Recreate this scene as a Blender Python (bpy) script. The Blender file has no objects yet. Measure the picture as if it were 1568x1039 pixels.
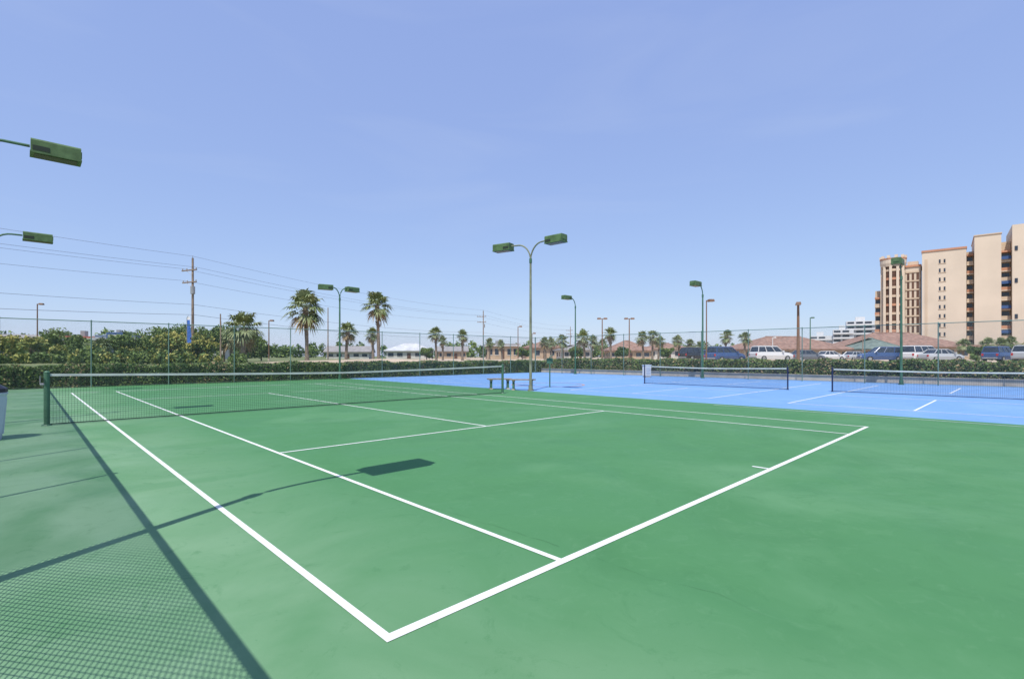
import bpy, math, random
import numpy as np
from mathutils import Vector, Matrix
random.seed(7); RNG=np.random.default_rng(7)
S=bpy.context.scene
# ------------------------------------------------------------------ materials
def rgb(c): return (c[0],c[1],c[2],1)
def mat(name,col,rough=.7,var=.0,scale=3.,col2=None,detail=4,bump=0.,metal=0.,spec=.3,trans=0.):
    m=bpy.data.materials.new(name); m.use_nodes=True; nt=m.node_tree; n=nt.nodes; l=nt.links
    b=n['Principled BSDF']; b.inputs['Roughness'].default_value=rough; b.inputs['Metallic'].default_value=metal
    b.inputs['Specular IOR Level'].default_value=spec
    b.inputs['Base Color'].default_value=rgb(col)
    if var>0 or col2:
        tc=n.new('ShaderNodeTexCoord'); no=n.new('ShaderNodeTexNoise'); no.inputs['Scale'].default_value=scale; no.inputs['Detail'].default_value=detail
        l.new(tc.outputs['Object'],no.inputs['Vector'])
        r=n.new('ShaderNodeValToRGB'); r.color_ramp.elements[0].position=.35; r.color_ramp.elements[1].position=.65
        c2=col2 if col2 else [min(1,c*(1+var)) for c in col]; c1=col if col2 else [c*(1-var) for c in col]
        r.color_ramp.elements[0].color=rgb(c1); r.color_ramp.elements[1].color=rgb(c2)
        l.new(no.outputs['Fac'],r.inputs['Fac']); l.new(r.outputs['Color'],b.inputs['Base Color'])
        if bump>0:
            bp=n.new('ShaderNodeBump'); bp.inputs['Strength'].default_value=bump; l.new(no.outputs['Fac'],bp.inputs['Height']); l.new(bp.outputs['Normal'],b.inputs['Normal'])
    return m
def kit(m):
    nt=m.node_tree; n=nt.nodes; l=nt.links; tc=n.new('ShaderNodeTexCoord')
    def noise(sc,det,dist=0,rough=.55):
        no=n.new('ShaderNodeTexNoise'); no.inputs['Scale'].default_value=sc; no.inputs['Detail'].default_value=det; no.inputs['Distortion'].default_value=dist; no.inputs['Roughness'].default_value=rough
        l.new(tc.outputs['Object'],no.inputs['Vector']); return no
    def ramp(src,p0,p1,v0,v1):
        r=n.new('ShaderNodeMapRange'); r.inputs['From Min'].default_value=p0; r.inputs['From Max'].default_value=p1; r.inputs['To Min'].default_value=v0; r.inputs['To Max'].default_value=v1
        l.new(src,r.inputs['Value']); return r.outputs['Result']
    def mix(f,a,bc):
        x=n.new('ShaderNodeMix'); x.data_type='RGBA'; l.new(f,x.inputs['Factor'])
        if isinstance(a,tuple): x.inputs['A'].default_value=a
        else: l.new(a,x.inputs['A'])
        if isinstance(bc,tuple): x.inputs['B'].default_value=bc
        else: l.new(bc,x.inputs['B'])
        return x.outputs['Result']
    return n,l,tc,noise,ramp,mix
def court_mat(name,base,light,dark,worn=None):
    m=bpy.data.materials.new(name); m.use_nodes=True; n,l,tc,noise,ramp,mix=kit(m)
    b=n['Principled BSDF']; b.inputs['Specular IOR Level'].default_value=.22
    c=mix(ramp(noise(.35,5,1.2).outputs['Fac'],.48,.75,0,.6),rgb(base),rgb(light))
    c=mix(ramp(noise(.9,6,.6).outputs['Fac'],.5,.75,0,.6),c,rgb(dark))
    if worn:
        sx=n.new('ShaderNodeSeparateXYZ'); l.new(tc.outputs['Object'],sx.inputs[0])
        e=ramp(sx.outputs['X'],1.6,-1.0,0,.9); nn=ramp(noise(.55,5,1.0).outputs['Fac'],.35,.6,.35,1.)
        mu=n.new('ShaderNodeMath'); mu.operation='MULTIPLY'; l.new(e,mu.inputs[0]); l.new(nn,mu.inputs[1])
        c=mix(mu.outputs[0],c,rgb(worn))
    c=mix(ramp(noise(3.2,7,2.2,.72).outputs['Fac'],.54,.72,0,.32),c,rgb(light))
    c=mix(ramp(noise(1.7,8,2.5,.75).outputs['Fac'],.56,.66,0,.4),c,rgb(dark))
    c=mix(ramp(noise(14,5,.5,.7).outputs['Fac'],.64,.72,0,.45),c,rgb(dark))
    c=mix(ramp(noise(45,4,.5,.7).outputs['Fac'],.66,.74,0,.4),c,rgb(light))
    c=mix(ramp(noise(260,2).outputs['Fac'],.45,.75,0,.25),c,rgb(dark))
    l.new(c,b.inputs['Base Color']); l.new(ramp(noise(.8,5,1).outputs['Fac'],.3,.7,.65,.9),b.inputs['Roughness'])
    bp=n.new('ShaderNodeBump'); bp.inputs['Strength'].default_value=.18; bp.inputs['Distance'].default_value=.004
    l.new(noise(300,3).outputs['Fac'],bp.inputs['Height']); l.new(bp.outputs['Normal'],b.inputs['Normal'])
    return m
M={}
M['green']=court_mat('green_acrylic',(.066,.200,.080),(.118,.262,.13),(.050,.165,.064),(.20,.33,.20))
M['blue']=court_mat('blue_acrylic',(.155,.30,.55),(.21,.355,.60),(.125,.255,.49))
def ground_mat():
    m=bpy.data.materials.new('sandy_ground'); m.use_nodes=True; n,l,tc,noise,ramp,mix=kit(m)
    b=n['Principled BSDF']; b.inputs['Roughness'].default_value=.95
    sand=mix(ramp(noise(.12,6).outputs['Fac'],.35,.65,0,1),rgb((.37,.29,.205)),rgb((.52,.41,.30)))
    grass=mix(ramp(noise(.3,6).outputs['Fac'],.4,.65,0,1),rgb((.085,.12,.035)),rgb((.20,.20,.08)))
    sx=n.new('ShaderNodeSeparateXYZ'); l.new(tc.outputs['Object'],sx.inputs[0])
    ad=n.new('ShaderNodeMath'); ad.operation='MULTIPLY_ADD'; ad.inputs[1].default_value=14; l.new(noise(.25,5).outputs['Fac'],ad.inputs[0]); l.new(sx.outputs['X'],ad.inputs[2])
    l.new(mix(ramp(ad.outputs[0],-13,-17,0,1),sand,grass),b.inputs['Base Color'])
    bp=n.new('ShaderNodeBump'); bp.inputs['Strength'].default_value=.3; l.new(noise(2,6).outputs['Fac'],bp.inputs['Height']); l.new(bp.outputs['Normal'],b.inputs['Normal'])
    return m
M['sand']=ground_mat()
M['line']=mat('line_paint',(.66,.68,.66),.7,.07,8)
M['linegreen']=mat('worn_line',(.38,.47,.42),.7,.1,8)
M['pole']=mat('pole_green',(.06,.14,.09),.5,.15,4)
M['poletan']=mat('pole_weathered',(.20,.215,.15),.6,.25,3)
M['lamp']=mat('lamp_green',(.085,.145,.065),.55,.2,5,spec=.2)
M['lampdark']=mat('lamp_lens',(.03,.04,.025),.25)
M['wire']=mat('vinyl_wire',(.05,.13,.10),.6)
M['rail']=mat('fence_rail',(.05,.12,.095),.5)
M['wirefar']=mat('galvanised_wire',(.26,.32,.30),.6)
M['railfar']=mat('fence_rail_weathered',(.13,.21,.18),.6,.2,2)
M['netblk']=mat('net_twine',(.015,.03,.025),.8)
M['netblue']=mat('net_twine_navy',(.015,.025,.07),.8)
M['white']=mat('white_paint',(.62,.62,.62),.6,.05,6)
M['band']=mat('net_band',(.47,.51,.49),.7,.12,3)
M['crack']=mat('crack_dark',(.05,.145,.06),.9)
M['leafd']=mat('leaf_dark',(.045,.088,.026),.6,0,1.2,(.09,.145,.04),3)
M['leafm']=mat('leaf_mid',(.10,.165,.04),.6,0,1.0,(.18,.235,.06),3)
M['leafy']=mat('leaf_yellow',(.22,.25,.055),.6,0,1.,(.38,.33,.09),3)
M['pine']=mat('leaf_pine',(.055,.11,.05),.7,0,.6,(.10,.155,.06),3)
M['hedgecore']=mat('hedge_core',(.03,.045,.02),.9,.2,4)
M['hedgetan']=mat('hedge_dry',(.31,.23,.12),.8,.3,3)
M['palm']=mat('palm_leaf',(.11,.16,.06),.5,0,.9,(.23,.255,.115),2,0,0,.4)
M['palmdead']=mat('palm_dead',(.28,.21,.12),.8,.3,3)
M['trunk']=mat('palm_trunk',(.19,.15,.115),.9,.35,5,None,6,.5)
M['bark']=mat('bark',(.11,.08,.055),.9,.3,6)
M['wood']=mat('pole_wood',(.26,.195,.15),.9,.25,3)
M['metal']=mat('grey_metal',(.33,.33,.33),.4,.1,4,metal=.3)
M['brown']=mat('brown_metal',(.19,.11,.07),.5,.1,4)
M['cable']=mat('cable',(.12,.13,.18),.6)
M['stucco']=mat('tower_stucco',(.54,.43,.32),.85,.05,.15)
M['stucco2']=mat('tower_stucco_light',(.61,.515,.41),.85,.05,.15)
M['orange']=mat('tower_orange',(.47,.24,.15),.8,.1,.3)
M['glass']=mat('dark_glass',(.03,.04,.06),.12,.3,.5,spec=.6)
M['glassb']=mat('brown_glass',(.12,.065,.045),.3,.3,.5)
M['roofbr']=mat('shingle_brown',(.25,.155,.12),.9,.25,1.5)
M['rooftl']=mat('roof_teal',(.15,.19,.165),.7,.2,1)
M['roofwh']=mat('roof_white',(.50,.51,.53),.7,.15,.6)
M['roofgr']=mat('roof_grey',(.27,.255,.25),.8,.15,1)
M['roofor']=mat('roof_orange_tile',(.40,.20,.13),.9,.2,1)
M['walltan']=mat('wall_tan',(.44,.33,.23),.9,.1,1)
M['wallpink']=mat('wall_pink',(.50,.36,.31),.9,.1,1)
M['wallwh']=mat('wall_white',(.54,.52,.48),.9,.06,1)
M['wallblue']=mat('wall_blue',(.05,.10,.24),.8,.1,1)
M['wallslate']=mat('wall_slate',(.13,.17,.24),.8,.1,1)
M['red']=mat('sign_red',(.36,.11,.09),.6,.1,1)
M['bluef']=mat('banner_blue',(.05,.14,.45),.7,.1,1)
M['condo']=mat('condo_white',(.56,.57,.58),.8,.05,1)
M['tyre']=mat('tyre',(.02,.02,.02),.9)
M['kerb']=mat('concrete',(.46,.40,.33),.9,.12,2)
M['benchw']=mat('bench_wood',(.26,.21,.16),.8,.2,5)
M['binwh']=mat('bin_plastic',(.48,.53,.60),.5,.05,3)
M['binbk']=mat('bin_lid',(.02,.02,.03),.4)
M['ring']=mat('court_orange',(.42,.27,.24),.8)
M['taill']=mat('tail_light',(.4,.02,.02),.3)
def carpaint(n,c): return mat('car_'+n,c,.25,.0,spec=.6)
CP={k:carpaint(k,v) for k,v in dict(white=(.62,.62,.62),black=(.02,.022,.03),blue=(.04,.08,.2),silver=(.40,.42,.44),red=(.3,.03,.03),grey=(.13,.14,.16)).items()}
# ------------------------------------------------------------------ mesh builder
class MB:
    def __init__(s): s.v=[];s.f=[];s.m=[];s.mats=[]
    def mi(s,m):
        if isinstance(m,str): m=M[m]
        if m not in s.mats: s.mats.append(m)
        return s.mats.index(m)
    def add(s,vs,fs,m):
        o=len(s.v); s.v.extend([tuple(v) for v in vs]); k=s.mi(m)
        s.f.extend([tuple(o+i for i in f) for f in fs]); s.m.extend([k]*len(fs))
    def box(s,x0,x1,y0,y1,z0,z1,m,tx=0,ty=0):
        vs=[(x0,y0,z0),(x1,y0,z0),(x1,y1,z0),(x0,y1,z0),(x0+tx,y0+ty,z1),(x1-tx,y0+ty,z1),(x1-tx,y1-ty,z1),(x0+tx,y1-ty,z1)]
        s.add(vs,[(3,2,1,0),(4,5,6,7),(0,1,5,4),(1,2,6,5),(2,3,7,6),(3,0,4,7)],m)
    def tube(s,pts,r,m,n=8,cap=True):
        pts=[Vector(p) for p in pts]; rs=r if isinstance(r,(list,tuple)) else [r]*len(pts)
        vs=[];fs=[]
        for i,p in enumerate(pts):
            a=pts[max(i-1,0)];b=pts[min(i+1,len(pts)-1)]; d=(b-a).normalized()
            up=Vector((0,0,1)) if abs(d.z)<.95 else Vector((1,0,0))
            u=d.cross(up).normalized(); w=d.cross(u)
            for k in range(n):
                t=2*math.pi*k/n; vs.append(p+(u*math.cos(t)+w*math.sin(t))*rs[i])
        for i in range(len(pts)-1):
            for k in range(n):
                a=i*n+k;b=i*n+(k+1)%n; fs.append((a,b,b+n,a+n))
        if cap: fs.append(tuple(range(n-1,-1,-1))); fs.append(tuple(range((len(pts)-1)*n,len(pts)*n)))
        s.add(vs,fs,m)
    def leaves(s,C,size,m,flat=0.):
        C=np.asarray(C,float); N=len(C)
        if N==0: return
        u=RNG.normal(size=(N,3)); u[:,2]*=(1-flat); u/=np.linalg.norm(u,axis=1)[:,None]
        w=RNG.normal(size=(N,3)); w-= (w*u).sum(1)[:,None]*u; w/=np.linalg.norm(w,axis=1)[:,None]
        sz=size*(.55+.9*RNG.random(N))[:,None]
        a=C-u*sz; b=C+w*sz*.45; c=C+u*sz; d=C-w*sz*.45
        V=np.stack([a,b,c,d],1).reshape(-1,3); o=len(s.v); s.v.extend(map(tuple,V.tolist()))
        F=(np.arange(N*4).reshape(-1,4)+o).tolist(); s.f.extend(map(tuple,F)); s.m.extend([s.mi(m)]*N)
    def mesh(s,name):
        me=bpy.data.meshes.new(name); me.from_pydata(s.v,[],s.f)
        for m in s.mats: me.materials.append(m)
        me.polygons.foreach_set('material_index',s.m); me.update(); return me
def link(o): S.collection.objects.link(o); return o
COURT_LOC=(-.6242,2.505,0); COURT_ROT=math.radians(44.235)
def make(name,parts,loc=(0,0,0),rot=0,court=False,smooth=False,bevel=0):
    if court: loc,rot=COURT_LOC,COURT_ROT
    if isinstance(parts,(MB,bpy.types.Mesh)):
        me=parts if isinstance(parts,bpy.types.Mesh) else parts.mesh(name)
        o=link(bpy.data.objects.new(name,me)); objs=[o]; root=o
    else:
        root=link(bpy.data.objects.new(name,None)); objs=[]
        for k,p in parts.items():
            me=p if isinstance(p,bpy.types.Mesh) else p.mesh(k)
            c=link(bpy.data.objects.new(k,me)); c.parent=root; objs.append(c)
    root.location=loc; root.rotation_euler=(0,0,rot)
    for o in objs:
        if smooth: o.data.polygons.foreach_set('use_smooth',[True]*len(o.data.polygons))
        if bevel:
            b=o.modifiers.new('bevel','BEVEL'); b.width=bevel; b.segments=2; b.limit_method='ANGLE'
    return root
def inv_court(x,y):
    c,s_=math.cos(COURT_ROT),math.sin(COURT_ROT); dx=x-COURT_LOC[0];dy=y-COURT_LOC[1]
    return c*dx+s_*dy, -s_*dx+c*dy
# ------------------------------------------------------------------ terrain
def sst(a,b,x):
    t=np.clip((x-a)/(b-a),0,1); return t*t*(3-2*t)
def terr(x,y):
    X,Y=inv_court(x,y)
    dx=np.maximum(np.maximum(-3-X,X-34.5),0); dy=np.maximum(np.maximum(-9-Y,Y-30.5),0)
    d=np.hypot(dx,dy); h=.8*sst(1,12,d)
    h=h+.55*np.exp(-(((x+8)/11)**2+((y-48)/5)**2))*sst(1,6,d)+.4*np.exp(-(((x-9)/6)**2+((y-55)/4)**2))
    h=h+.06*np.sin(x*.31+y*.17)*sst(4,15,d)
    return h-.012
def axis(lo,hi,st,far):
    a=list(np.arange(lo,hi+.1,st)); e=[]; q=st
    x=hi
    while x<far: q*=1.35; x+=q; e.append(x)
    b=[]; q=st; x=lo
    while x>-far: q*=1.35; x-=q; b.append(x)
    return np.array(b[::-1]+a+e)
ax=axis(-80,90,1.6,3500); ay=axis(-30,110,1.6,3500)
XX,YY=np.meshgrid(ax,ay); ZZ=terr(XX,YY)
g=MB(); nx=len(ax)
g.add(np.stack([XX.ravel(),YY.ravel(),ZZ.ravel()],1).tolist(),[(j*nx+i,j*nx+i+1,(j+1)*nx+i+1,(j+1)*nx+i) for j in range(len(ay)-1) for i in range(nx-1)],'sand')
make('ground',g,smooth=True)
def gz(x,y): return float(terr(np.array(x,float),np.array(y,float)))
# ------------------------------------------------------------------ courts
BX=13.66; NY=28.0; EX=30.8; WX=-2.07
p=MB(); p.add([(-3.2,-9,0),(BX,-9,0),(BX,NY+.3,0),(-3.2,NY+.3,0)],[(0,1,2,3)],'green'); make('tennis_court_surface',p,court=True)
p=MB(); p.add([(BX,-9,0),(32.2,-9,0),(32.2,NY+.3,0),(BX,NY+.3,0)],[(0,1,2,3)],'blue'); make('pickleball_court_surface',p,court=True)
def lineset(name,segs,m,z=.004):
    p=MB()
    for i,(x0,x1,y0,y1) in enumerate(segs):
        p.add([(x0,y0,z),(x1,y0,z),(x1,y1,z),(x0,y1,z)],[(0,1,2,3)],m)
    make(name,p,court=True)
w=.05; L=23.77; Wd=10.97
segs=[(-.0,Wd,0,.065),(0,Wd,L-.065,L),(0,w,.065,L-.065),(Wd-w,Wd,.065,L-.065),(1.37,1.37+w,.065,L-.065),(Wd-1.37-w,Wd-1.37,.065,L-.065)]
xa,xb=1.37+w,Wd-1.37-w
for y in (5.485,18.285): segs.append((xa,xb,y-w/2,y+w/2))
segs.append((Wd/2-w/2,Wd/2+w/2,5.485+w/2,18.285-w/2))
segs+= [(Wd/2-w/2,Wd/2+w/2,.065,.26),(Wd/2-w/2,Wd/2+w/2,L-.26,L-.065)]
lineset('tennis_court_lines',segs,'line')
ps=[]; CX=22.1; HL=6.7; w=.055
for cy in (8.35,-.17):
    y0,y1=cy-3.05,cy+3.05;x0,x1=CX-HL,CX+HL
    ps+=[(x0,x0+w,y0,y1),(x1-w,x1,y0,y1),(x0+w,x1-w,y0,y0+w),(x0+w,x1-w,y1-w,y1)]
    for kx in (CX-2.13,CX+2.13): ps.append((kx-w/2,kx+w/2,y0+w,y1-w))
    ps+=[(x0+w,CX-2.13-w/2,cy-w/2,cy+w/2),(CX+2.13+w/2,x1-w,cy-w/2,cy+w/2)]
cy=18.9;y0,y1=cy-3.05,cy+3.05;x0,x1=15.4,28.8
ps+=[(x0,x0+w,y0,y1),(x1-w,x1,y0,y1),(x0+w,x1-w,y0,y0+w),(x0+w,x1-w,y1-w,y1)]
lineset('pickleball_court_lines',ps,'line')
lineset('court_edge_line',[(13.2,13.26,-8,4.2)],'linegreen')
p=MB(); cxr,cyr=17.6,14.6; n=40; vs=[];fs=[]
for k in range(n):
    t=2*math.pi*k/n
    for r in (1.75,1.86): vs.append((cxr+r*math.cos(t),cyr+r*math.sin(t),.008))
for k in range(n): a=2*k;b=2*((k+1)%n); fs.append((a,a+1,b+1,b))
p.add(vs,fs,'ring'); make('court_circle_marking',p,court=True)
def crack(pts,wd=.003):
    p=MB(); P=[]
    for a,b in zip(pts[:-1],pts[1:]):
        N=max(2,int(math.dist(a,b)/.07))
        for i in range(N):
            t=i/N; P.append((a[0]+(b[0]-a[0])*t+random.uniform(-.012,.012),a[1]+(b[1]-a[1])*t+random.uniform(-.012,.012)))
    vs=[];fs=[]
    for i,q in enumerate(P):
        d=Vector((P[min(i+1,len(P)-1)][0]-P[max(i-1,0)][0],P[min(i+1,len(P)-1)][1]-P[max(i-1,0)][1])).normalized()
        h=wd*random.uniform(.05,.5); vs+= [(q[0]-d.y*h,q[1]+d.x*h,.003),(q[0]+d.y*h,q[1]-d.x*h,.003)]
    for i in range(len(P)-1): fs.append((2*i,2*i+1,2*i+3,2*i+2))
    p.add(vs,fs,'crack'); make('court_crack',p,court=True)
crack([(1.0,2.9),(1.35,2.2),(1.5,1.5),(1.55,.8),(1.6,.15)]); crack([(1.62,-.1),(1.6,-.5),(1.7,-.9),(1.62,-1.3)],.002)
# ------------------------------------------------------------------ fences
def fence(name,a,b,H,posts,r=.0022,wm='wirefar',rm='railfar',rr_=.02):
    a=Vector((a[0],a[1],0)); b=Vector((b[0],b[1],0)); Ln=(b-a).length; d=(b-a)/Ln; nrm=Vector((-d.y,d.x,0))
    mesh=MB(); st=.0707; z0=.04; hh=H-z0-.03; k=mesh.mi(wm)
    V=[];F=[]
    def pr(p0,p1):
        u=(p1-p0).normalized(); w1=nrm; w2=u.cross(w1); o=len(V)
        for p_ in (p0,p1):
            for t in (0,2.094,4.189): V.append(tuple(p_+(w1*math.cos(t)+w2*math.sin(t))*r))
        for i in range(3): j=(i+1)%3; F.append((o+i,o+j,o+3+j,o+3+i))
    n=int((Ln+hh)/st)
    for i in range(n):
        s0=-hh+i*st
        t0=max(0,-s0); t1=min(hh,Ln-s0)
        if t1-t0<.05: continue
        for sg in (0,1):
            off=nrm*(.003 if sg else -.003)
            def pt(t):
                s_=s0+t; s_= s_ if sg==0 else Ln-s_
                return a+d*s_+off+Vector((0,0,z0+t))
            pr(pt(t0),pt(t1))
    mesh.v=V;mesh.f=F;mesh.m=[k]*len(F)
    fr=MB()
    fr.tube([a+Vector((0,0,H)),b+Vector((0,0,H))],rr_,rm,8)
    fr.tube([a+Vector((0,0,.05)),b+Vector((0,0,.05))],.006,rm,5)
    for s_ in posts:
        q=a+d*s_-nrm*.03; fr.tube([q,q+Vector((0,0,H+.03))],.026,rm,8)
        fr.tube([q+Vector((0,0,H+.03)),q+Vector((0,0,H+.07))],[.034,.008],rm,8)
    make(name,{'chain_link_mesh':mesh,'frame':fr},court=True)
fence('chain_link_fence',(WX,-8.5),(WX,NY),3.05,[.6+2.53*i for i in range(15) if i not in (3,4)],.0034,'wire','rail',.030)
fence('chain_link_fence',(WX,NY),(EX,NY),3.05,[3.0*i for i in range(12)],.0014)
fence('chain_link_fence',(EX,-8.5),(EX,NY),3.05,[.3+3.0*i for i in range(13)],.0014)
# ------------------------------------------------------------------ nets
def net(name,a,b,hp,hc,m,bandm,postm,pr_=.038,sp=.048,r=.0016,band=.05,bot=.03):
    a=Vector((a[0],a[1],0)); b=Vector((b[0],b[1],0)); Ln=(b-a).length; d=(b-a)/Ln; nrm=Vector((-d.y,d.x,0))
    def top(s_): t=abs(2*s_/Ln-1); return hc+(hp-hc)*t**1.3
    ms=MB()
    n=int(Ln/sp)
    for i in range(n+1):
        s_=Ln*i/n; p0=a+d*s_
        ms.tube([p0+Vector((0,0,bot)),p0+Vector((0,0,top(s_)-.02))],r,m,3,False)
    rows=int(hp/sp)
    for j in range(rows):
        f=j/rows
        pts=[a+d*s_+Vector((0,0,bot+(top(s_)-.04-bot)*f)) for s_ in (0,Ln/4,Ln/2,Ln*.75,Ln)]
        ms.tube(pts,r if j else .012,m,3,False)
    bd=MB()
    K=16
    for i in range(K):
        s0,s1=Ln*i/K,Ln*(i+1)/K
        vs=[]
        for s_ in (s0,s1):
            for off,z in ((-.008,-band),(.008,-band),(.008,0),(-.008,0)):
                vs.append(a+d*s_+nrm*off+Vector((0,0,top(s_)+z)))
        bd.add(vs,[(0,4,5,1),(1,5,6,2),(2,6,7,3),(3,7,4,0)],bandm)
    po=MB()
    for e,sg in ((a,-1),(b,1)):
        q=e+d*sg*.05
        po.tube([q,q+Vector((0,0,hp+.03))],pr_,postm,12)
        po.tube([q+Vector((0,0,hp+.03)),q+Vector((0,0,hp+.06))],[pr_*1.1,pr_*.5],postm,12)
        po.tube([q,q+Vector((0,0,.03))],[pr_*1.9,pr_*1.5],postm,12)
        if pr_>.04:
            c=q+Vector((0,0,hp-.22)); po.tube([c,c+d*sg*.1],.03,'metal',8); po.tube([c+d*sg*.1,c+d*sg*.1+Vector((0,0,.18))],.01,'metal',6)
            for z in (.25,.55,.85): po.tube([e+Vector((0,0,z)),q+Vector((0,0,z))],.006,m,4)
    make(name,{'net_mesh':ms,'headband':bd,'posts':po},court=True)
net('tennis_net',(-.914,11.885),(11.884,11.885),1.07,.97,'netblk','band','pole',.048,r=.002)
net('pickleball_net',(CX,4.95),(CX,11.75),.93,.88,'netblue','band','netblue',.03,.045,.0026)
net('pickleball_net',(CX,-3.6),(CX,3.2),.93,.88,'netblue','band','netblue',.03,.045,.0026)
# ------------------------------------------------------------------ court lights
def lamp_head(p,cx,cy,z,ang,L_=.82,W_=.42,Hh=.27):
    c,s_=math.cos(ang),math.sin(ang)
    def T(vs): return [(cx+c*x-s_*y,cy+s_*x+c*y,z+zz) for x,y,zz in vs]
    l=L_/2;w=W_/2
    prof=[(-w,-Hh/2),(w,-Hh/2),(w,Hh*.36),(w*.85,Hh/2),(-w*.85,Hh/2),(-w,Hh*.36)]
    vs=[(x,y,zz) for x in (-l,l) for (y,zz) in prof]
    fs=[tuple(range(5,-1,-1)),tuple(range(6,12))]+[(i,(i+1)%6,6+(i+1)%6,6+i) for i in range(6)]
    p.add(T(vs),fs,'lamp')
    def bx(x0,x1,y0,y1,z0,z1,m):
        q=MB(); q.box(x0,x1,y0,y1,z0,z1,m); p.add(T(q.v),q.f,m)
    bx(-l-.012,l+.012,-w-.012,w+.012,-Hh/2-.035,-Hh/2-.002,'lamp')
    bx(-l+.06,l-.06,-w+.05,w-.05,-Hh/2-.045,-Hh/2-.037,'lampdark')
    for sy in (-1,1): bx(-l+.03,-l+.30,sy*(w+.004)-.003,sy*(w+.004)+.003,-Hh*.42,-Hh*.05,'lampdark')
    bx(l+.003,l+.018,-w*.6,w*.6,-Hh*.25,Hh*.25,'lamp')
def court_light(loc,arms,H=6.0,pm='poletan',base=True):
    p=MB(); x,y=loc
    p.tube([(x,y,0),(x,y,2.5),(x,y,H-.75)],[.062,.055,.045],pm,12)
    p.tube([(x,y,0),(x,y,.04)],.13,pm,12)
    p.tube([(x,y,0.04),(x,y,.22)],.09,pm,12)
    p.tube([(x,y,H-.8),(x,y,H-.62)],.06,'pole',12)
    for ang,ln in arms:
        c,s_=math.cos(ang),math.sin(ang); pts=[]
        R=.6 if ln>.9 else .4
        for k in range(9):
            t=math.pi/2*k/8; pts.append((R*(1-math.cos(t)),H-.7+(.7)*math.sin(t)))
        e=max(ln-.42,R+.02); pts.append((e,H+.005))
        p.tube([(x+c*a_,y+s_*a_,z_) for a_,z_ in pts],.032,'pole' if len(arms)==1 else pm,8)
        lamp_head(p,x+c*ln,y+s_*ln,H,ang)
    make('court_light_pole',p,court=True)
court_light((-2.22,1.95),[(0,1.47)],5.9,'pole')
court_light((-2.22,12.75),[(0,1.43)],5.95,'pole')
court_light((-2.22,24.0),[(0,1.3)],5.95,'pole')
court_light((13.78,12.15),[(math.radians(104),1.35),(math.radians(-86),1.3)],6.1)
court_light((14.0,-4.6),[(math.radians(0),1.3),(math.radians(180),1.3)],6.15)
court_light((12.85,27.75),[(math.radians(8),.9),(math.radians(170),.85)],5.7,'pole')
court_light((30.6,23.2),[(math.pi,1.1)],6.1,'pole')
court_light((30.6,12.6),[(math.pi,1.0)],6.1,'pole')
court_light((30.5,2.2),[(math.pi,1.0)],6.1,'pole')
# ------------------------------------------------------------------ hedge
def hedge(x0,x1,y0,y1,H,n,tan=.05):
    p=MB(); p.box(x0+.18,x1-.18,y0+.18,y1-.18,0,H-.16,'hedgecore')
    L1=x1-x0;L2=y1-y0
    C=np.stack([x0+RNG.random(n)*L1,y0+RNG.random(n)*L2,RNG.random(n)*H],1)
    k=RNG.integers(0,3,n); sh=RNG.random(n)**2*.25
    long_x=L1>L2
    top=k==0; C[top,2]=H-sh[top]
    a=k==1; b=k==2
    if long_x: C[a,1]=y0+sh[a]; C[b,1]=y0+sh[b]
    else: C[a,0]=x0+sh[a]; C[b,0]=x0+sh[b]
    s_=C[:,0] if long_x else C[:,1]
    ud=.05*np.sin(s_*1.3)+.04*np.sin(s_*3.1+1)+.03*np.sin(s_*7.3)
    C[:,2]*=(1+ud/H*.9)
    off=.12*np.sin(s_*2.1)+.07*np.sin(s_*5.7)
    if long_x: C[:,1]-=off*(~top)
    else: C[:,0]-=off*(~top)
    r=RNG.random(n); pat=np.sin(s_*.9+2)+np.sin(s_*2.3)
    mt=(r<tan+.16*(pat>1.0)); my=(~mt)&(r<.6); md=(~mt)&(~my)
    p.leaves(C[mt],.07,'hedgetan'); p.leaves(C[my],.075,'leafm'); p.leaves(C[md],.075,'leafd')
    make('hedge',p,court=True)
hedge(-14,33.5,28.45,29.6,1.03,42000,.07)
hedge(32.7,34.0,-12,28.3,1.2,42000,.18)
p=MB(); p.box(32.22,32.42,-12,28.4,-.02,.28,'kerb'); p.box(32.18,32.46,-12,28.4,.282,.34,'kerb'); make('retaining_wall',p,court=True)
# ------------------------------------------------------------------ small court items
def bench(loc,rot,L_=1.2):
    p=MB()
    for y in (-.16,.0,.16): p.box(-L_/2,L_/2,y-.07,y+.07,.42,.46,'benchw')
    for x in (-L_*.35,L_*.35):
        p.box(x-.05,x+.05,-.2,.2,.36,.415,'kerb'); p.box(x-.04,x+.04,-.16,.16,.05,.36,'pole',0,.03); p.box(x-.06,x+.06,-.22,.22,0,.05,'kerb')
    make('park_bench',p,loc=loc,rot=rot)
bench((-.55,21.9,0),.15,1.05); bench((.45,21.3,0),-.1,1.1)
p=MB(); zc=[(0,.24),(.1,.26),(.75,.31),(.80,.33),(.82,.30)]
p.tube([(0,0,z) for z,_ in zc],[r for _,r in zc],'binwh',20); p.tube([(0,0,.82),(0,0,.88),(0,0,.96),(0,0,.98)],[.325,.32,.2,.05],'binbk',20)
for k in range(10):
    t=k*math.pi/5; p.tube([(math.cos(t)*.262,math.sin(t)*.262,.1),(math.cos(t)*.305,math.sin(t)*.305,.72)],.012,'binwh',5)
make('trash_can',p,loc=(-9.0,8.5,0))
p=MB(); p.box(-.22,.22,-.2,.2,.08,.8,'white'); p.box(-.25,.25,-.23,.23,.803,.85,'binwh'); p.box(-.18,.18,-.18,.18,0,.077,'kerb'); p.box(-.16,.16,-.212,-.203,.2,.7,'binwh'); p.box(.1,.13,-.23,-.214,.45,.55,'metal')
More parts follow.
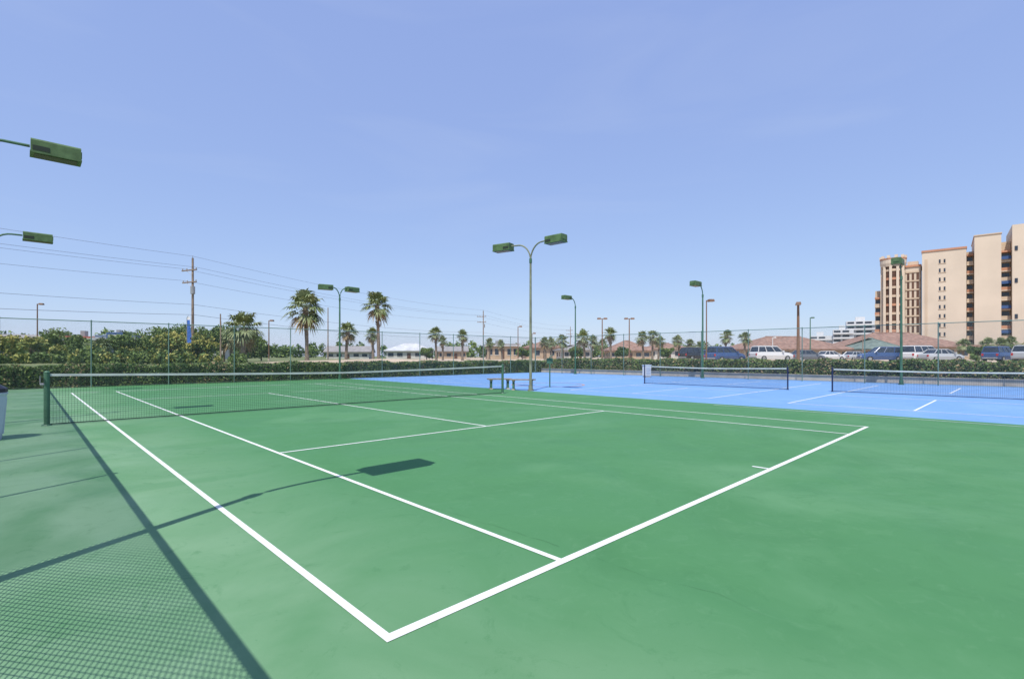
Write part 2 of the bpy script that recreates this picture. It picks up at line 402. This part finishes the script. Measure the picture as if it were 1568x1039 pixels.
make('utility_cabinet',p,loc=(9.3,34.6,0),rot=.3,bevel=.01)
p=MB(); p.tube([(0,0,0),(0,0,1.4)],.03,'pole',8); p.tube([(0,0,1.4),(.12,0,1.5)],.02,'pole',6); p.box(-.14,.14,-.02,.02,1.1,1.35,'pole')
make('court_number_sign',p,loc=(1.75,23.2,0))
# ------------------------------------------------------------------ palms
def palm_mesh(H,R,seed,nf=40,boots=True):
    rr=random.Random(seed); p=MB()
    lean=rr.uniform(-.35,.35); pts=[];rs=[]
    for k in range(9):
        t=k/8; pts.append((lean*t*t,rr.uniform(-.03,.03),H*t))
        rs.append((.19-.04*t)*(1.25 if k==0 else 1)*rr.uniform(.93,1.07)*(1.5 if (boots and t>.82) else 1))
    p.tube(pts,rs,'trunk',10); top=Vector(pts[-1])
    if boots:
        for k in range(40):
            t=rr.uniform(.62,1.0); a=rr.uniform(0,6.28); c=Vector((lean*t*t,0,H*t)); q=c+Vector((math.cos(a),math.sin(a),0))*.17
            p.tube([q,q+Vector((math.cos(a)*.14,math.sin(a)*.14,.2))],[.05,.02],'trunk',4)
    for i in range(nf):
        a=rr.uniform(0,6.28); u=(i+.5)/nf; el=math.radians(85-150*u+rr.uniform(-12,12))
        dead=u>.9; m='palmdead' if dead else 'palm'
        d=Vector((math.cos(a)*math.cos(el),math.sin(a)*math.cos(el),math.sin(el)))
        pl=R*rr.uniform(.42,.58); base=top+Vector((0,0,rr.uniform(-.1,.2)))
        mid=base+d*pl*.6+Vector((0,0,.06)); hub=base+d*pl+Vector((0,0,-.08*pl))
        p.tube([base,mid,hub],[.03,.02,.015],m,3,False)
        side=d.cross(Vector((0,0,1)))
        if side.length<.1: side=Vector((1,0,0))
        side.normalize(); up=side.cross(d).normalized(); nl=15
        for k in range(nl):
            th=math.radians(-115+230*k/(nl-1)+rr.uniform(-5,5)); ll=R*rr.uniform(.42,.6)*(1-.25*abs(th)/2)
            dd=(d*math.cos(th)+side*math.sin(th)+up*.25*abs(math.sin(th))).normalized(); ww=.035*R*rr.uniform(.8,1.2)
            pp=dd.cross(up).normalized()*ww
            m1=hub+dd*ll*.55; tip=hub+dd*ll+Vector((0,0,-ll*rr.uniform(.25,.6)))
            p.add([hub,m1-pp,m1+pp,tip],[(0,1,2),(1,3,2)],m)
    return p.mesh('palm_tree')
def palm(x,y,zc,R,seed):
    b=gz(x,y); H=zc-b-.15*R
    make('palm_tree',palm_mesh(max(H,.5),R,seed),loc=(x,y,b-.05))
PL=[(-.409,50,6.6,2.35),(-.266,56,7.45,1.95),(-.537,45,4.2,2.0),(-.331,60,4.6,1.5),(-.277,64,4.4,1.2),(-.151,75,5.0,1.35),(-.138,84,4.2,1.1),(-.099,80,4.9,1.25),
(.066,85,3.9,1.3),(.079,92,4.2,1.3),(.102,82,4.1,1.4),(.145,78,4.5,1.7),(.158,90,4.4,1.3),(.197,80,5.2,1.4),(.18,96,4,1.3),(.262,80,4.6,1.4),(.28,84,5.0,1.5),(.292,88,4.2,1.3),(.334,85,4.2,1.3),(.352,95,4.0,1.3),(.425,82,4.9,1.4),(.464,86,4.8,1.4),(-.82,50,2.4,1.4),(-.845,54,2.2,1.2),
(-.045,95,4.2,1.2),(-.02,100,4.0,1.2),(.9,92,3.7,1.6),(.95,88,3.6,1.7),(1.0,90,4.0,1.7),(.98,80,3.4,1.5),(.585,105,3.4,1.3),(.375,100,3.6,1.3),(-.56,52,3.6,1.5)]
for i,(t,d,z,R) in enumerate(PL): palm(t*d,d,z,R,i+3)
# ------------------------------------------------------------------ broadleaf trees
def tree(x,y,H,W,seed,mats=('leafm','leafd'),n=2600,leaf=.16,name='broadleaf_tree',shape=1.):
    rr=random.Random(seed); p=MB(); b=gz(x,y)
    th=H*.35
    p.tube([(0,0,-.1),(rr.uniform(-.1,.1),0,th),(rr.uniform(-.2,.2),rr.uniform(-.2,.2),H*.75)],[.04*H,.03*H,.01*H],'bark',8)
    cl=[]
    for i in range(13):
        a=rr.uniform(0,6.28); r=W/2*math.sqrt(rr.random())*.75; z=rr.uniform(.38,.86)*H
        r*= 1-.55*abs(z/H-.55)/.45*shape
        c=Vector((r*math.cos(a),r*math.sin(a),z)); cl.append((c,rr.uniform(.14,.25)*min(W,H*1.1)))
        p.tube([(0,0,th*.9),tuple(c*.6+Vector((0,0,th*.25))),tuple(c)],[.018*H,.011*H,.004*H],'bark',5)
    for c,r in cl:
        k=n//len(cl); v=RNG.normal(size=(k,3)); v/=np.linalg.norm(v,axis=1)[:,None]; v*=(r*(.45+.6*RNG.random(k)**.6))[:,None]; v[:,2]*=.8
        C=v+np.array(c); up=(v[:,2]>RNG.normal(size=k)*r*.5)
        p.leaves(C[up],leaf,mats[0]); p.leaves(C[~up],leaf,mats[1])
    make(name,p,loc=(x,y,b))
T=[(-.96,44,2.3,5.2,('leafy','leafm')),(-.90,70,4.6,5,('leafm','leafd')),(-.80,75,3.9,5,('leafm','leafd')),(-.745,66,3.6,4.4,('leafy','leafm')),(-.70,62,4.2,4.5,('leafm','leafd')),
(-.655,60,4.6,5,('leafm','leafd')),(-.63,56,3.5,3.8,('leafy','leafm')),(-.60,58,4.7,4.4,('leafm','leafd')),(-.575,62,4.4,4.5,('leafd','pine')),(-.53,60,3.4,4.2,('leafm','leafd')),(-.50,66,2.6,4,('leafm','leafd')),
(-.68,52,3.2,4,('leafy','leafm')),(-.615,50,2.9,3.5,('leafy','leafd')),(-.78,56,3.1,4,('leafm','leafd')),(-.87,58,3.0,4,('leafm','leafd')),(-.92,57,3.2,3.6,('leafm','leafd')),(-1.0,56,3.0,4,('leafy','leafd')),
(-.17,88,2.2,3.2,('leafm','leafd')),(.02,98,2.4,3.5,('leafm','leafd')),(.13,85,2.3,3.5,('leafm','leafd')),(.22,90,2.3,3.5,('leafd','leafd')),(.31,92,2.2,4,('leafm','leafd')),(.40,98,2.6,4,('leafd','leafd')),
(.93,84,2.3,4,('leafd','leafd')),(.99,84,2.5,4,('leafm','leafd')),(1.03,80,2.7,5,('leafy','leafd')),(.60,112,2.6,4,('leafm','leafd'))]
for i,(t,d,H,W,mm) in enumerate(T): tree(t*d,d,H,W,50+i,mm)
def treeline(name,segs,n,leaf,m,bz=.7):
    p=MB()
    for (t0,t1,d,h0,h1,k) in segs:
        for i in range(k):
            t=t0+(t1-t0)*RNG.random(); dd=d*(1+.15*RNG.random()); h=h0+(h1-h0)*RNG.random()**1.6; r=h*(.3+.15*RNG.random())
            q=n; v=RNG.normal(size=(q,3)); v/=np.linalg.norm(v,axis=1)[:,None]; v*=(RNG.random(q)**.4)[:,None]
            v*=np.array([r,r,h*.5]); v[:,0]*=np.clip(1.1-v[:,2]/h,.35,1.4)
            C=v+np.array([t*dd,dd,(bz if bz is not None else gz(t*dd,dd))+h*.5])
            f=RNG.choice([.2,.5,.85]); rr=RNG.random(q)
            p.leaves(C[rr<f],leaf,m[0]); p.leaves(C[rr>=f],leaf,m[1])
            if len(m)>2 and RNG.random()<.3: p.leaves(C[::3]+np.array([0,-.05,.08]),leaf,m[2])
    make(name,p)
treeline('pine_forest',[(-1.1,-.5,135,5.,9,80)],230,.55,('pine','leafm'))
treeline('distant_tree_line',[(-.55,.5,210,4.,7.5,130),(.5,1.2,260,4,7,60)],170,.7,('pine','leafm'))
treeline('roadside_shrubs',[(-1.08,-.50,46,1.1,1.7,60),(-1.08,-.53,39,.6,1.05,90),(.85,1.05,66,.8,1.9,14)],170,.15,('leafm','leafd','leafy'),None)
# ------------------------------------------------------------------ buildings
def house(name,x,y,w,d,wh,rh,wall,roof,kind='hip',rot=0,base=.75,over=.6,win=6,sign=None):
    W_=MB();R_=MB();G_=MB()
    W_.box(-w/2,w/2,0,d,-.3,wh,wall)
    z=wh+.01; x0,x1,y0,y1=-w/2-over,w/2+over,-over,d+over
    R_.box(x0,x1,y0,y1,z,z+.25,'roofwh' if kind=='flat' else roof)
    z+=.253
    if kind=='hip':
        i=(y1-y0)/2*.95
        vs=[(x0,y0,z),(x1,y0,z),(x1,y1,z),(x0,y1,z),(x0+i,(y0+y1)/2,z+rh),(x1-i,(y0+y1)/2,z+rh)]
        R_.add(vs,[(0,1,5,4),(1,2,5),(2,3,4,5),(3,0,4)],roof)
        R_.tube([vs[4],vs[5]],.12,roof,5)
    elif kind=='gable':
        vs=[(x0,y0,z),(x1,y0,z),(x1,y1,z),(x0,y1,z),(x0,(y0+y1)/2,z+rh),(x1,(y0+y1)/2,z+rh)]
        R_.add(vs,[(0,1,5,4),(1,2,5),(2,3,4,5),(3,0,4)],roof)
    else:
        R_.box(x0+.2,x1-.2,y0+.2,y1-.2,z,z+rh,roof); R_.box(-w*.2,-w*.1,d*.4,d*.6,z+rh+.003,z+rh+.8,'metal')
    for k in range(win):
        cx=-w/2+w*(k+.5)/win; ww=w/win*.3
        if k==win//2: G_.box(cx-ww*.7,cx+ww*.7,-.06,.05,-.2,wh*.78,'glassb')
        else:
            G_.box(cx-ww,cx+ww,-.05,.05,wh*.35,wh*.8,'glass')
            G_.box(cx-ww-.06,cx+ww+.06,-.08,-.052,wh*.3,wh*.345,'wallwh')
    for k in range(3):
        cy=d*(k+.5)/3; G_.box(-w/2-.05,-w/2+.05,cy-.6,cy+.6,wh*.35,wh*.8,'glass')
    parts={'walls':W_,'roof':R_,'windows':G_}
    if sign:
        sg=MB(); sg.box(-w*.25,w*.25,-over-.12,-over-.02,wh-.3,wh+.9,sign); sg.box(-w*.2,w*.2,-over-.15,-over-.123,wh,wh+.6,'wallwh'); parts['sign']=sg
    make(name,parts,loc=(x,y,base),rot=rot)
house('brown_roof_building',57,98,20,13,1.9,2.6,'walltan','roofbr','hip',.08,win=8)
house('brown_roof_building',80.5,100,21,14,2.4,3.0,'walltan','roofbr','hip',-.05,win=8)
house('teal_roof_pavilion',71.2,95,6.5,8,1.9,2.1,'walltan','rooftl','hip',.1,win=4)
house('brown_roof_building',26.5,112,9,8,1.8,2.2,'walltan','roofbr','hip',0,win=5)
house('tan_shop',-2,112,7,8,2.9,.3,'walltan','roofgr','flat',.1,win=5)
house('tan_shop',8,122,9,8,2.6,1.4,'walltan','roofbr','hip',.1,win=5)
house('tan_shop',37,118,10,8,2.2,1.4,'wallwh','roofbr','hip',0,win=5)
house('tan_shop',14,108,6,8,1.9,1.0,'wallwh','roofgr','hip',.1,win=4)
house('white_roof_house',-40,122,10,8,1.6,1.4,'wallwh','roofgr','gable',.15,win=5)
house('white_roof_house',-25.5,124,11,8,1.9,1.7,'wallwh','roofwh','hip',.1,win=5)
house('white_roof_house',-15,126,7,8,1.8,1.2,'walltan','roofgr','gable',.1,win=4)
house('white_warehouse',-96,98,14,14,3.7,.4,'wallwh','roofwh','flat',.5,win=6)
house('orange_roof_shop',-62,66,6,7,2.3,1.1,'wallpink','roofor','hip',.4,win=5)
house('striped_shop',-54.5,63.5,4.6,6,2.7,.25,'wallpink','red','flat',.4,win=5)
house('blue_shop',-50.5,64,3.4,6,2.8,.3,'wallslate','wallslate','flat',.4,win=3,sign='wallblue')
house('grey_roof_house',-75,78,9,8,2.4,1.5,'wallpink','roofgr','gable',.5,win=5)
house('brown_roof_building',-78,120,16,8,3.6,1.6,'wallwh','roofbr','hip',.3,win=5)
def condo(name,x,y,w,d,H,floors,mt):
    p=MB(); q=MB(); p.box(-w/2,w/2,0,d,0,H,mt); p.box(-w*.2,w*.1,d*.3,d*.6,H+.01,H+3,mt)
    fh=H/floors
    for i in range(floors):
        for k in range(int(w/5)):
            cx=-w/2+5*(k+.5); q.box(cx-1.9,cx+1.9,-.3,.2,fh*i+.5,fh*i+fh-.6,'glass')
        q.box(-w/2,w/2,-1.4,-.01,fh*i,fh*i+.25,mt); q.box(-w/2,w/2,-1.4,-1.3,fh*i+.253,fh*i+1.1,mt)
    make(name,{'walls':p,'balconies':q},loc=(x,y,.8),rot=-.55)
condo('distant_condominium',241,345,18,14,25,8,'condo'); condo('distant_condominium',228,345,12,14,19,6,'condo'); condo('distant_condominium',219,355,14,14,15,5,'condo')
# ------------------------------------------------------------------ high-rise (local u along facade, v away)
def highrise():
    W_=MB();B_=MB();G_=MB();C_=MB(); Z0=.8; fl=2.75
    def strip(x0,x1,yf,H,rm='orange',gm='glass'):
        B_.box(x0,x1,yf+1.6,yf+8,Z0,H,'stucco'); n=int((H-Z0)/fl)
        for i in range(n):
            z=Z0+i*fl
            B_.box(x0,x1,yf,yf+1.58,z,z+.28,'stucco2'); B_.box(x0+.02,x1-.02,yf,yf+.12,z+.283,z+1.15,rm if i%2 else 'stucco')
            G_.box(x0+.2,x1-.2,yf+1.5,yf+1.57,z+.3,z+fl-.25,gm)
        B_.box(x0,x1,yf,yf+1.58,Z0+n*fl,Z0+n*fl+.5,'orange')
    cx,cy,R=-12.1,3.0,3.1; Ht=32.0; N=24
    C_.tube([(cx,cy,Z0),(cx,cy,Ht)],R*.84,'glassb',N)
    for i in range(int((Ht-Z0)/fl)+1):
        z=Z0+i*fl; C_.tube([(cx,cy,z),(cx,cy,z+.75)],R*.90,'orange' if i%3==0 else 'stucco' ,N)
    for k in range(10):
        a=2*math.pi*(k+.25)/10; x,y=cx+R*.93*math.cos(a),cy+R*.93*math.sin(a); C_.box(x-.34,x+.34,y-.34,y+.34,Z0,Ht-2.1,'stucco2')
    C_.tube([(cx,cy,Ht-2.2),(cx,cy,Ht-1.2),(cx,cy,Ht)],[R*1.02,R*1.1,R*1.1],'stucco2',N); C_.tube([(cx,cy,Ht+.01),(cx,cy,Ht+.45)],R*1.12,'orange',N)
    for k in range(10):
        a=2*math.pi*k/10; x,y=cx+R*math.cos(a),cy+R*math.sin(a); C_.box(x-.4,x+.4,y-.4,y+.4,Ht+.46,Ht+1.3,'stucco2')
    W_.box(-16.9,-15.1,5,14,Z0,22.8,'stucco'); strip(-16.9,-15.1,3.2,21.8)
    W_.box(-9.0,-5.3,3,14,Z0,29.4,'stucco2')
    for c in (-8.3,-7.15,-6.0): G_.box(c-.28,c+.28,2.9,3.2,3,27.5,'glassb')
    for i in range(10): W_.box(-8.95,-5.35,2.82,2.88,Z0+2+i*fl,Z0+2.45+i*fl,'stucco')
    W_.box(-9.2,-5.1,2.7,14.2,29.41,30.0,'orange'); W_.box(-8.6,-5.9,5,9,30.01,31.4,'stucco2')
    W_.box(-4.9,5.2,1,18,Z0,33.2,'stucco2'); W_.box(-5.05,5.35,.8,18.2,33.21,33.75,'orange')
    W_.box(-4.2,-3.6,.9,1.2,3,31,'stucco')
    for i in range(11):
        z=Z0+1.2+i*fl
        for c in (-.75,.35): G_.box(c-.2,c+.2,.93,1.1,z,z+1.1,'glass')
        W_.box(-1.1,.7,.9,.97,z-.25,z-.05,'stucco')
    strip(5.3,6.8,2.5,32.5)
    W_.box(6.9,12.5,0,18,Z0,36.2,'stucco2'); W_.box(6.75,12.65,-.2,18.2,36.21,36.5,'stucco')
    strip(12.6,14.6,2.0,33.5); W_.box(12.6,14.6,4,16,33.6,34.3,'stucco')
    for k in range(4): B_.box(12.6,14.6,1.6,1.72,8+k*7,8.9+k*7,'wallblue')
    W_.box(14.7,24,0,18,Z0,38.2,'stucco2'); strip(24.1,28,2.5,36); W_.box(28.1,38,0,18,Z0,40,'stucco2')
    for zz in (12,22,31): W_.box(15.2,15.8,-.15,-.02,zz,zz+1.2,'glass')
    W_.box(-16,40,-8,-2,Z0,4.2,'stucco')
    for k in range(18): G_.box(-15+3*k,-13.4+3*k,-8.1,-7.95,1.6,3.6,'glassb')
    W_.box(-16.3,40.3,-8.3,-1.8,4.21,4.6,'roofbr')
    make('high_rise_condominium',{'walls':W_,'balconies':B_,'windows':G_,'round_tower':C_},loc=(129,150,0),rot=math.radians(-40.7))
highrise()
# ------------------------------------------------------------------ utility poles & wires
def upole(x,y,H,arms=True,r=.15):
    p=MB(); b=gz(x,y); p.tube([(0,0,-.3),(0,0,H-b)],[r,r*.65],'wood',10)
    if arms:
        for z,L_ in ((H-b-1.3,1.6),(H-b-2.6,1.5)):
            p.box(-L_,L_*.5,-.16,-.05,z-.06,z+.06,'wood')
            for xx in (-L_+.1,-L_*.5,L_*.45): p.tube([(xx,-.1,z+.06),(xx,-.1,z+.22),(xx,-.1,z+.26)],[.04,.06,.03],'metal',6)
            p.tube([(-L_*.6,-.1,z),(0,-.1,z-.55)],.02,'metal',4)
        p.tube([(.3,-.2,H-b-3.9),(.3,-.2,H-b-3.1)],.22,'metal',10); p.tube([(0,0,H-b),(0,0,H-b+.25)],.03,'metal',6)
    make('utility_pole',p,loc=(x,y,b),rot=-.41)
P0=(-62,-9);P1=(-34.4,54);P2=(-6.7,117);P3=(21,180)
upole(*P1,12); upole(*P2,12); upole(*P3,12); upole(-62,-9,12)
upole(-26.5,45.6,4.6,False,.08); upole(-27.9,76,8.8,False,.1); upole(-34.9,60.0,6.5,False,.1)
p=MB()
def wire(a,b,za,zb,sag,off,r=.012):
    d=Vector((b[0]-a[0],b[1]-a[1],0)).normalized(); n=Vector((d.y,-d.x,0))
    pts=[]
    for k in range(17):
        t=k/16; pts.append((a[0]+(b[0]-a[0])*t+n.x*off,a[1]+(b[1]-a[1])*t+n.y*off,za+(zb-za)*t-4*sag*t*(1-t)))
    p.tube(pts,r,'cable',4,False)
for a,b in ((P0,P1),(P1,P2),(P2,P3)):
    wire(a,b,12.2,12.2,.9,0); wire(a,b,10.95,10.95,1.0,-1.5); wire(a,b,10.95,10.95,1.0,.7); wire(a,b,9.65,9.65,1.0,-1.4); wire(a,b,7.0,7.0,.8,0,.014); wire(a,b,5.9,5.9,1.,.1,.016)
make('power_lines',p)
p=MB(); p.tube([(0,0,0),(0,0,4.6),(.15,0,4.85)],[.04,.03,.015],'metal',6)
vs=[];fs=[]
for k in range(9):
    z=2.0+2.7*k/8; w_=.38*(1-.3*(k/8)**3); vs+=[(.03,0,z),(.03+w_,.08*math.sin(k*.8),z)]
for k in range(8): fs.append((2*k,2*k+1,2*k+3,2*k+2))
p.add(vs[:16],fs[:7],'bluef'); p.add(vs[14:],[(0,1,3,2)],'white')
make('feather_flag',p,loc=(-33.4,51.5,.8))
# ------------------------------------------------------------------ street lamps
def street_lamp(t,d,H,m='brown',heads=1,r=.08,rot=0):
    x=t*d; b=gz(x,d); p=MB(); h=H-b
    p.tube([(0,0,0),(0,0,h)],[r*1.2,r*.8],m,10); p.tube([(0,0,0),(0,0,.3)],r*2.2,'kerb',10)
    for k in range(heads):
        s_=1 if k else -1
        if heads==1: s_=1
        a=.16;e=.62
        p.tube([(0,0,h-.08),(s_*.25,0,h-.04)],.035,m,6); p.box(min(s_*a,s_*e),max(s_*a,s_*e),-.2,.2,h-.1,h+.08,m,.04,.04)
        p.box(min(s_*(a+.06),s_*(e-.06)),max(s_*(a+.06),s_*(e-.06)),-.15,.15,h-.125,h-.103,'white')
    make('street_lamp',p,loc=(x,d,b),rot=rot)
street_lamp(-.947,60,7.7,'brown',1,.07,.3); street_lamp(-.485,64,6.0,'brown',1,.07,0); street_lamp(.012,75,5.9,'brown',1,.07); street_lamp(.18,62,6.1,'brown',2,.07); street_lamp(.234,62,6.1,'brown',2,.07)
street_lamp(.571,42,5.85,'brown',2,.11,1.1); street_lamp(.595,80,7.6,'pole',1,.08); street_lamp(.04,82,5.2,'brown',1,.07); street_lamp(.52,95,5,'white',1,.07); street_lamp(.70,88,5,'wood',1,.08)
street_lamp(.388,40,5.9,'brown',1,.05,.2)
# ------------------------------------------------------------------ cars
def car(x,y,rot,paint,kind='suv'):
    P=CP[paint]; b=gz(x,y)+.02
    body=MB();gl=MB();wh=MB()
    if kind=='suv': L_,W_,H_,hood,belt=4.8,1.9,1.78,1.05,1.12; gh=(-2.2,1.0,-2.05,.35)
    elif kind=='van': L_,W_,H_,hood,belt=5.1,1.95,1.85,1.0,1.12; gh=(-2.4,1.5,-2.3,.7)
    else: L_,W_,H_,hood,belt=4.6,1.8,1.45,.88,.95; gh=(-1.6,1.15,-1.05,.35)
    st=[(-L_/2,.82,.45,belt*.85),(-L_/2+.12,.96,.3,belt*.97),(-L_/2+.6,1,.24,belt),(.9,1,.22,belt),(1.3,.98,.22,hood),(L_/2-.5,.95,.24,hood*.93),(L_/2-.1,.86,.3,hood*.8),(L_/2,.75,.4,hood*.65)]
    vs=[];fs=[]
    for xx,ww,z0,z1 in st:
        w_=W_/2*ww; zm=(z0+z1)/2
        vs+=[(xx,-w_*.92,z0),(xx,w_*.92,z0),(xx,w_,zm),(xx,w_*.93,z1-.06),(xx,w_*.8,z1),(xx,-w_*.8,z1),(xx,-w_*.93,z1-.06),(xx,-w_,zm)]
    for i in range(len(st)-1):
        for k in range(8): a=i*8+k;c=i*8+(k+1)%8; fs.append((a,a+8,c+8,c))
    fs.append(tuple(range(8))); fs.append(tuple(range(len(vs)-1,len(vs)-9,-1)))
    body.add(vs,fs,P)
    x0,x1,x2,x3=gh; wb=W_/2*.86; wt=W_/2*.68; zt=H_-.07
    gl.add([(x0,-wb,belt-.02),(x1,-wb,hood),(x1,wb,hood),(x0,wb,belt-.02),(x2,-wt,zt),(x3,-wt,zt),(x3,wt,zt),(x2,wt,zt)],[(4,5,6,7),(0,1,5,4),(1,2,6,5),(2,3,7,6),(3,0,4,7)],'glass')
    body.box(x2-.04,x3+.04,-wt-.02,wt+.02,zt+.003,H_,P,.08,.06)
    for s_ in (-1,1):
        for f in (0,.34,.68,1):
            bx=x0+(x1-x0)*f; tx_=x2+(x3-x2)*f; body.tube([(bx,s_*(wb+.01),belt-.03),(tx_,s_*(wt+.01),zt+.02)],.045,P,4)
        if kind!='sedan': body.tube([(x2+.2,s_*wt*.85,H_+.04),(x3-.2,s_*wt*.85,H_+.04)],.02,'metal',4)
        body.box(.75,.95,s_*(W_/2+.09)-.08,s_*(W_/2+.09)+.08,belt-.02,belt+.14,P)
        for xx in (-L_/2+.85,L_/2-.9):
            y0=s_*(W_/2-.12); wh.tube([(xx,y0-.11,.33),(xx,y0+.11,.33)],.33,'tyre',16); yy=s_*(W_/2-.005); wh.tube([(xx,yy-.01,.33),(xx,yy+.01,.33)],.2,'metal',12)
        body.box(-L_/2-.015,-L_/2+.1,s_*W_*.36-.1,s_*W_*.36+.1,belt*.6,belt*.85,'taill'); body.box(L_/2-.1,L_/2+.01,s_*W_*.3-.14,s_*W_*.3+.14,hood*.55,hood*.7,'white')
    body.box(-L_/2-.03,-L_/2+.03,-W_*.38,W_*.38,.35,.5,'metal'); body.box(L_/2-.03,L_/2+.03,-W_*.36,W_*.36,.32,.45,'metal')
    make('parked_car',{'body':body,'windows':gl,'wheels':wh},loc=(x,y,b),rot=rot)
CARS=[(31.0,60,.15,'white','suv'),(37.5,64,.2,'grey','sedan'),(24.4,62,1.2,'blue','sedan'),(25.6,60,.4,'blue','suv'),(45.6,62,2.9,'blue','suv'),(52.3,68,.9,'blue','sedan'),(49.1,60,.3,'white','van'),(49.6,58,.1,'silver','sedan'),(58.5,60,.4,'blue','suv'),(57.8,55.5,.3,'silver','suv'),(62.8,58,.3,'grey','sedan'),(25.7,70,.4,'black','suv'),(54.8,80,.3,'silver','sedan'),(49.4,78,.2,'white','sedan')]
for cx_,cy_,rot,c,k in CARS: car(cx_,cy_,rot,c,k)
# ------------------------------------------------------------------ light, sky, camera
el=math.radians(60.56); rz=math.radians(198.1)
to=Vector((-.1755,-.5365,1)).normalized()
sun=bpy.data.lights.new('sun','SUN'); sun.energy=5.0; sun.angle=math.radians(.3); sun.color=(1,.955,.88)
so=link(bpy.data.objects.new('sun',sun)); so.rotation_euler=to.to_track_quat('Z','Y').to_euler(); so.location=(0,0,50)
w=bpy.data.worlds.new('World'); S.world=w; w.use_nodes=True; nt=w.node_tree; nn=nt.nodes; nl=nt.links
sky=nn.new('ShaderNodeTexSky'); sky.sky_type='NISHITA'; sky.sun_disc=False; sky.sun_elevation=el; sky.sun_rotation=rz
sky.air_density=1.; sky.dust_density=.6; sky.ozone_density=1.5; sky.altitude=0
bg=nn['Background']; bg.inputs['Strength'].default_value=.13
ma=nn.new('ShaderNodeVectorMath'); ma.operation='MULTIPLY_ADD'
ma.inputs[1].default_value=(.52,.52,.36); ma.inputs[2].default_value=(.225/.13,.30/.13,.64/.13)
nl.new(sky.outputs[0],ma.inputs[0])
tc=nn.new('ShaderNodeTexCoord'); mp=nn.new('ShaderNodeMapping'); mp.inputs['Scale'].default_value=(1.2,1.2,6); mp.inputs['Rotation'].default_value=(.15,.1,.4)
no=nn.new('ShaderNodeTexNoise'); no.inputs['Scale'].default_value=1.6; no.inputs['Detail'].default_value=7; no.inputs['Distortion'].default_value=.8
mr=nn.new('ShaderNodeMapRange'); mr.inputs['From Min'].default_value=.52; mr.inputs['From Max'].default_value=.8; mr.inputs['To Max'].default_value=.10
mx=nn.new('ShaderNodeMix'); mx.data_type='RGBA'; mx.inputs['B'].default_value=(.72/.13,.80/.13,.93/.13,1)
nl.new(tc.outputs['Generated'],mp.inputs[0]); nl.new(mp.outputs[0],no.inputs['Vector']); nl.new(no.outputs['Fac'],mr.inputs['Value']); nl.new(mr.outputs['Result'],mx.inputs['Factor'])
nl.new(ma.outputs[0],mx.inputs['A']); nl.new(mx.outputs['Result'],bg.inputs['Color'])
S.view_settings.view_transform='Standard'; S.view_settings.look='None'; S.view_settings.exposure=0
cam=bpy.data.cameras.new('camera'); cam.sensor_width=36; cam.lens=36*767.5/1568; cam.shift_y=25.7/1568; cam.clip_end=8000; cam.clip_start=.05
co=link(bpy.data.objects.new('camera',cam)); co.location=(0,0,1.431); co.rotation_euler=(math.pi/2,0,0); S.camera=co
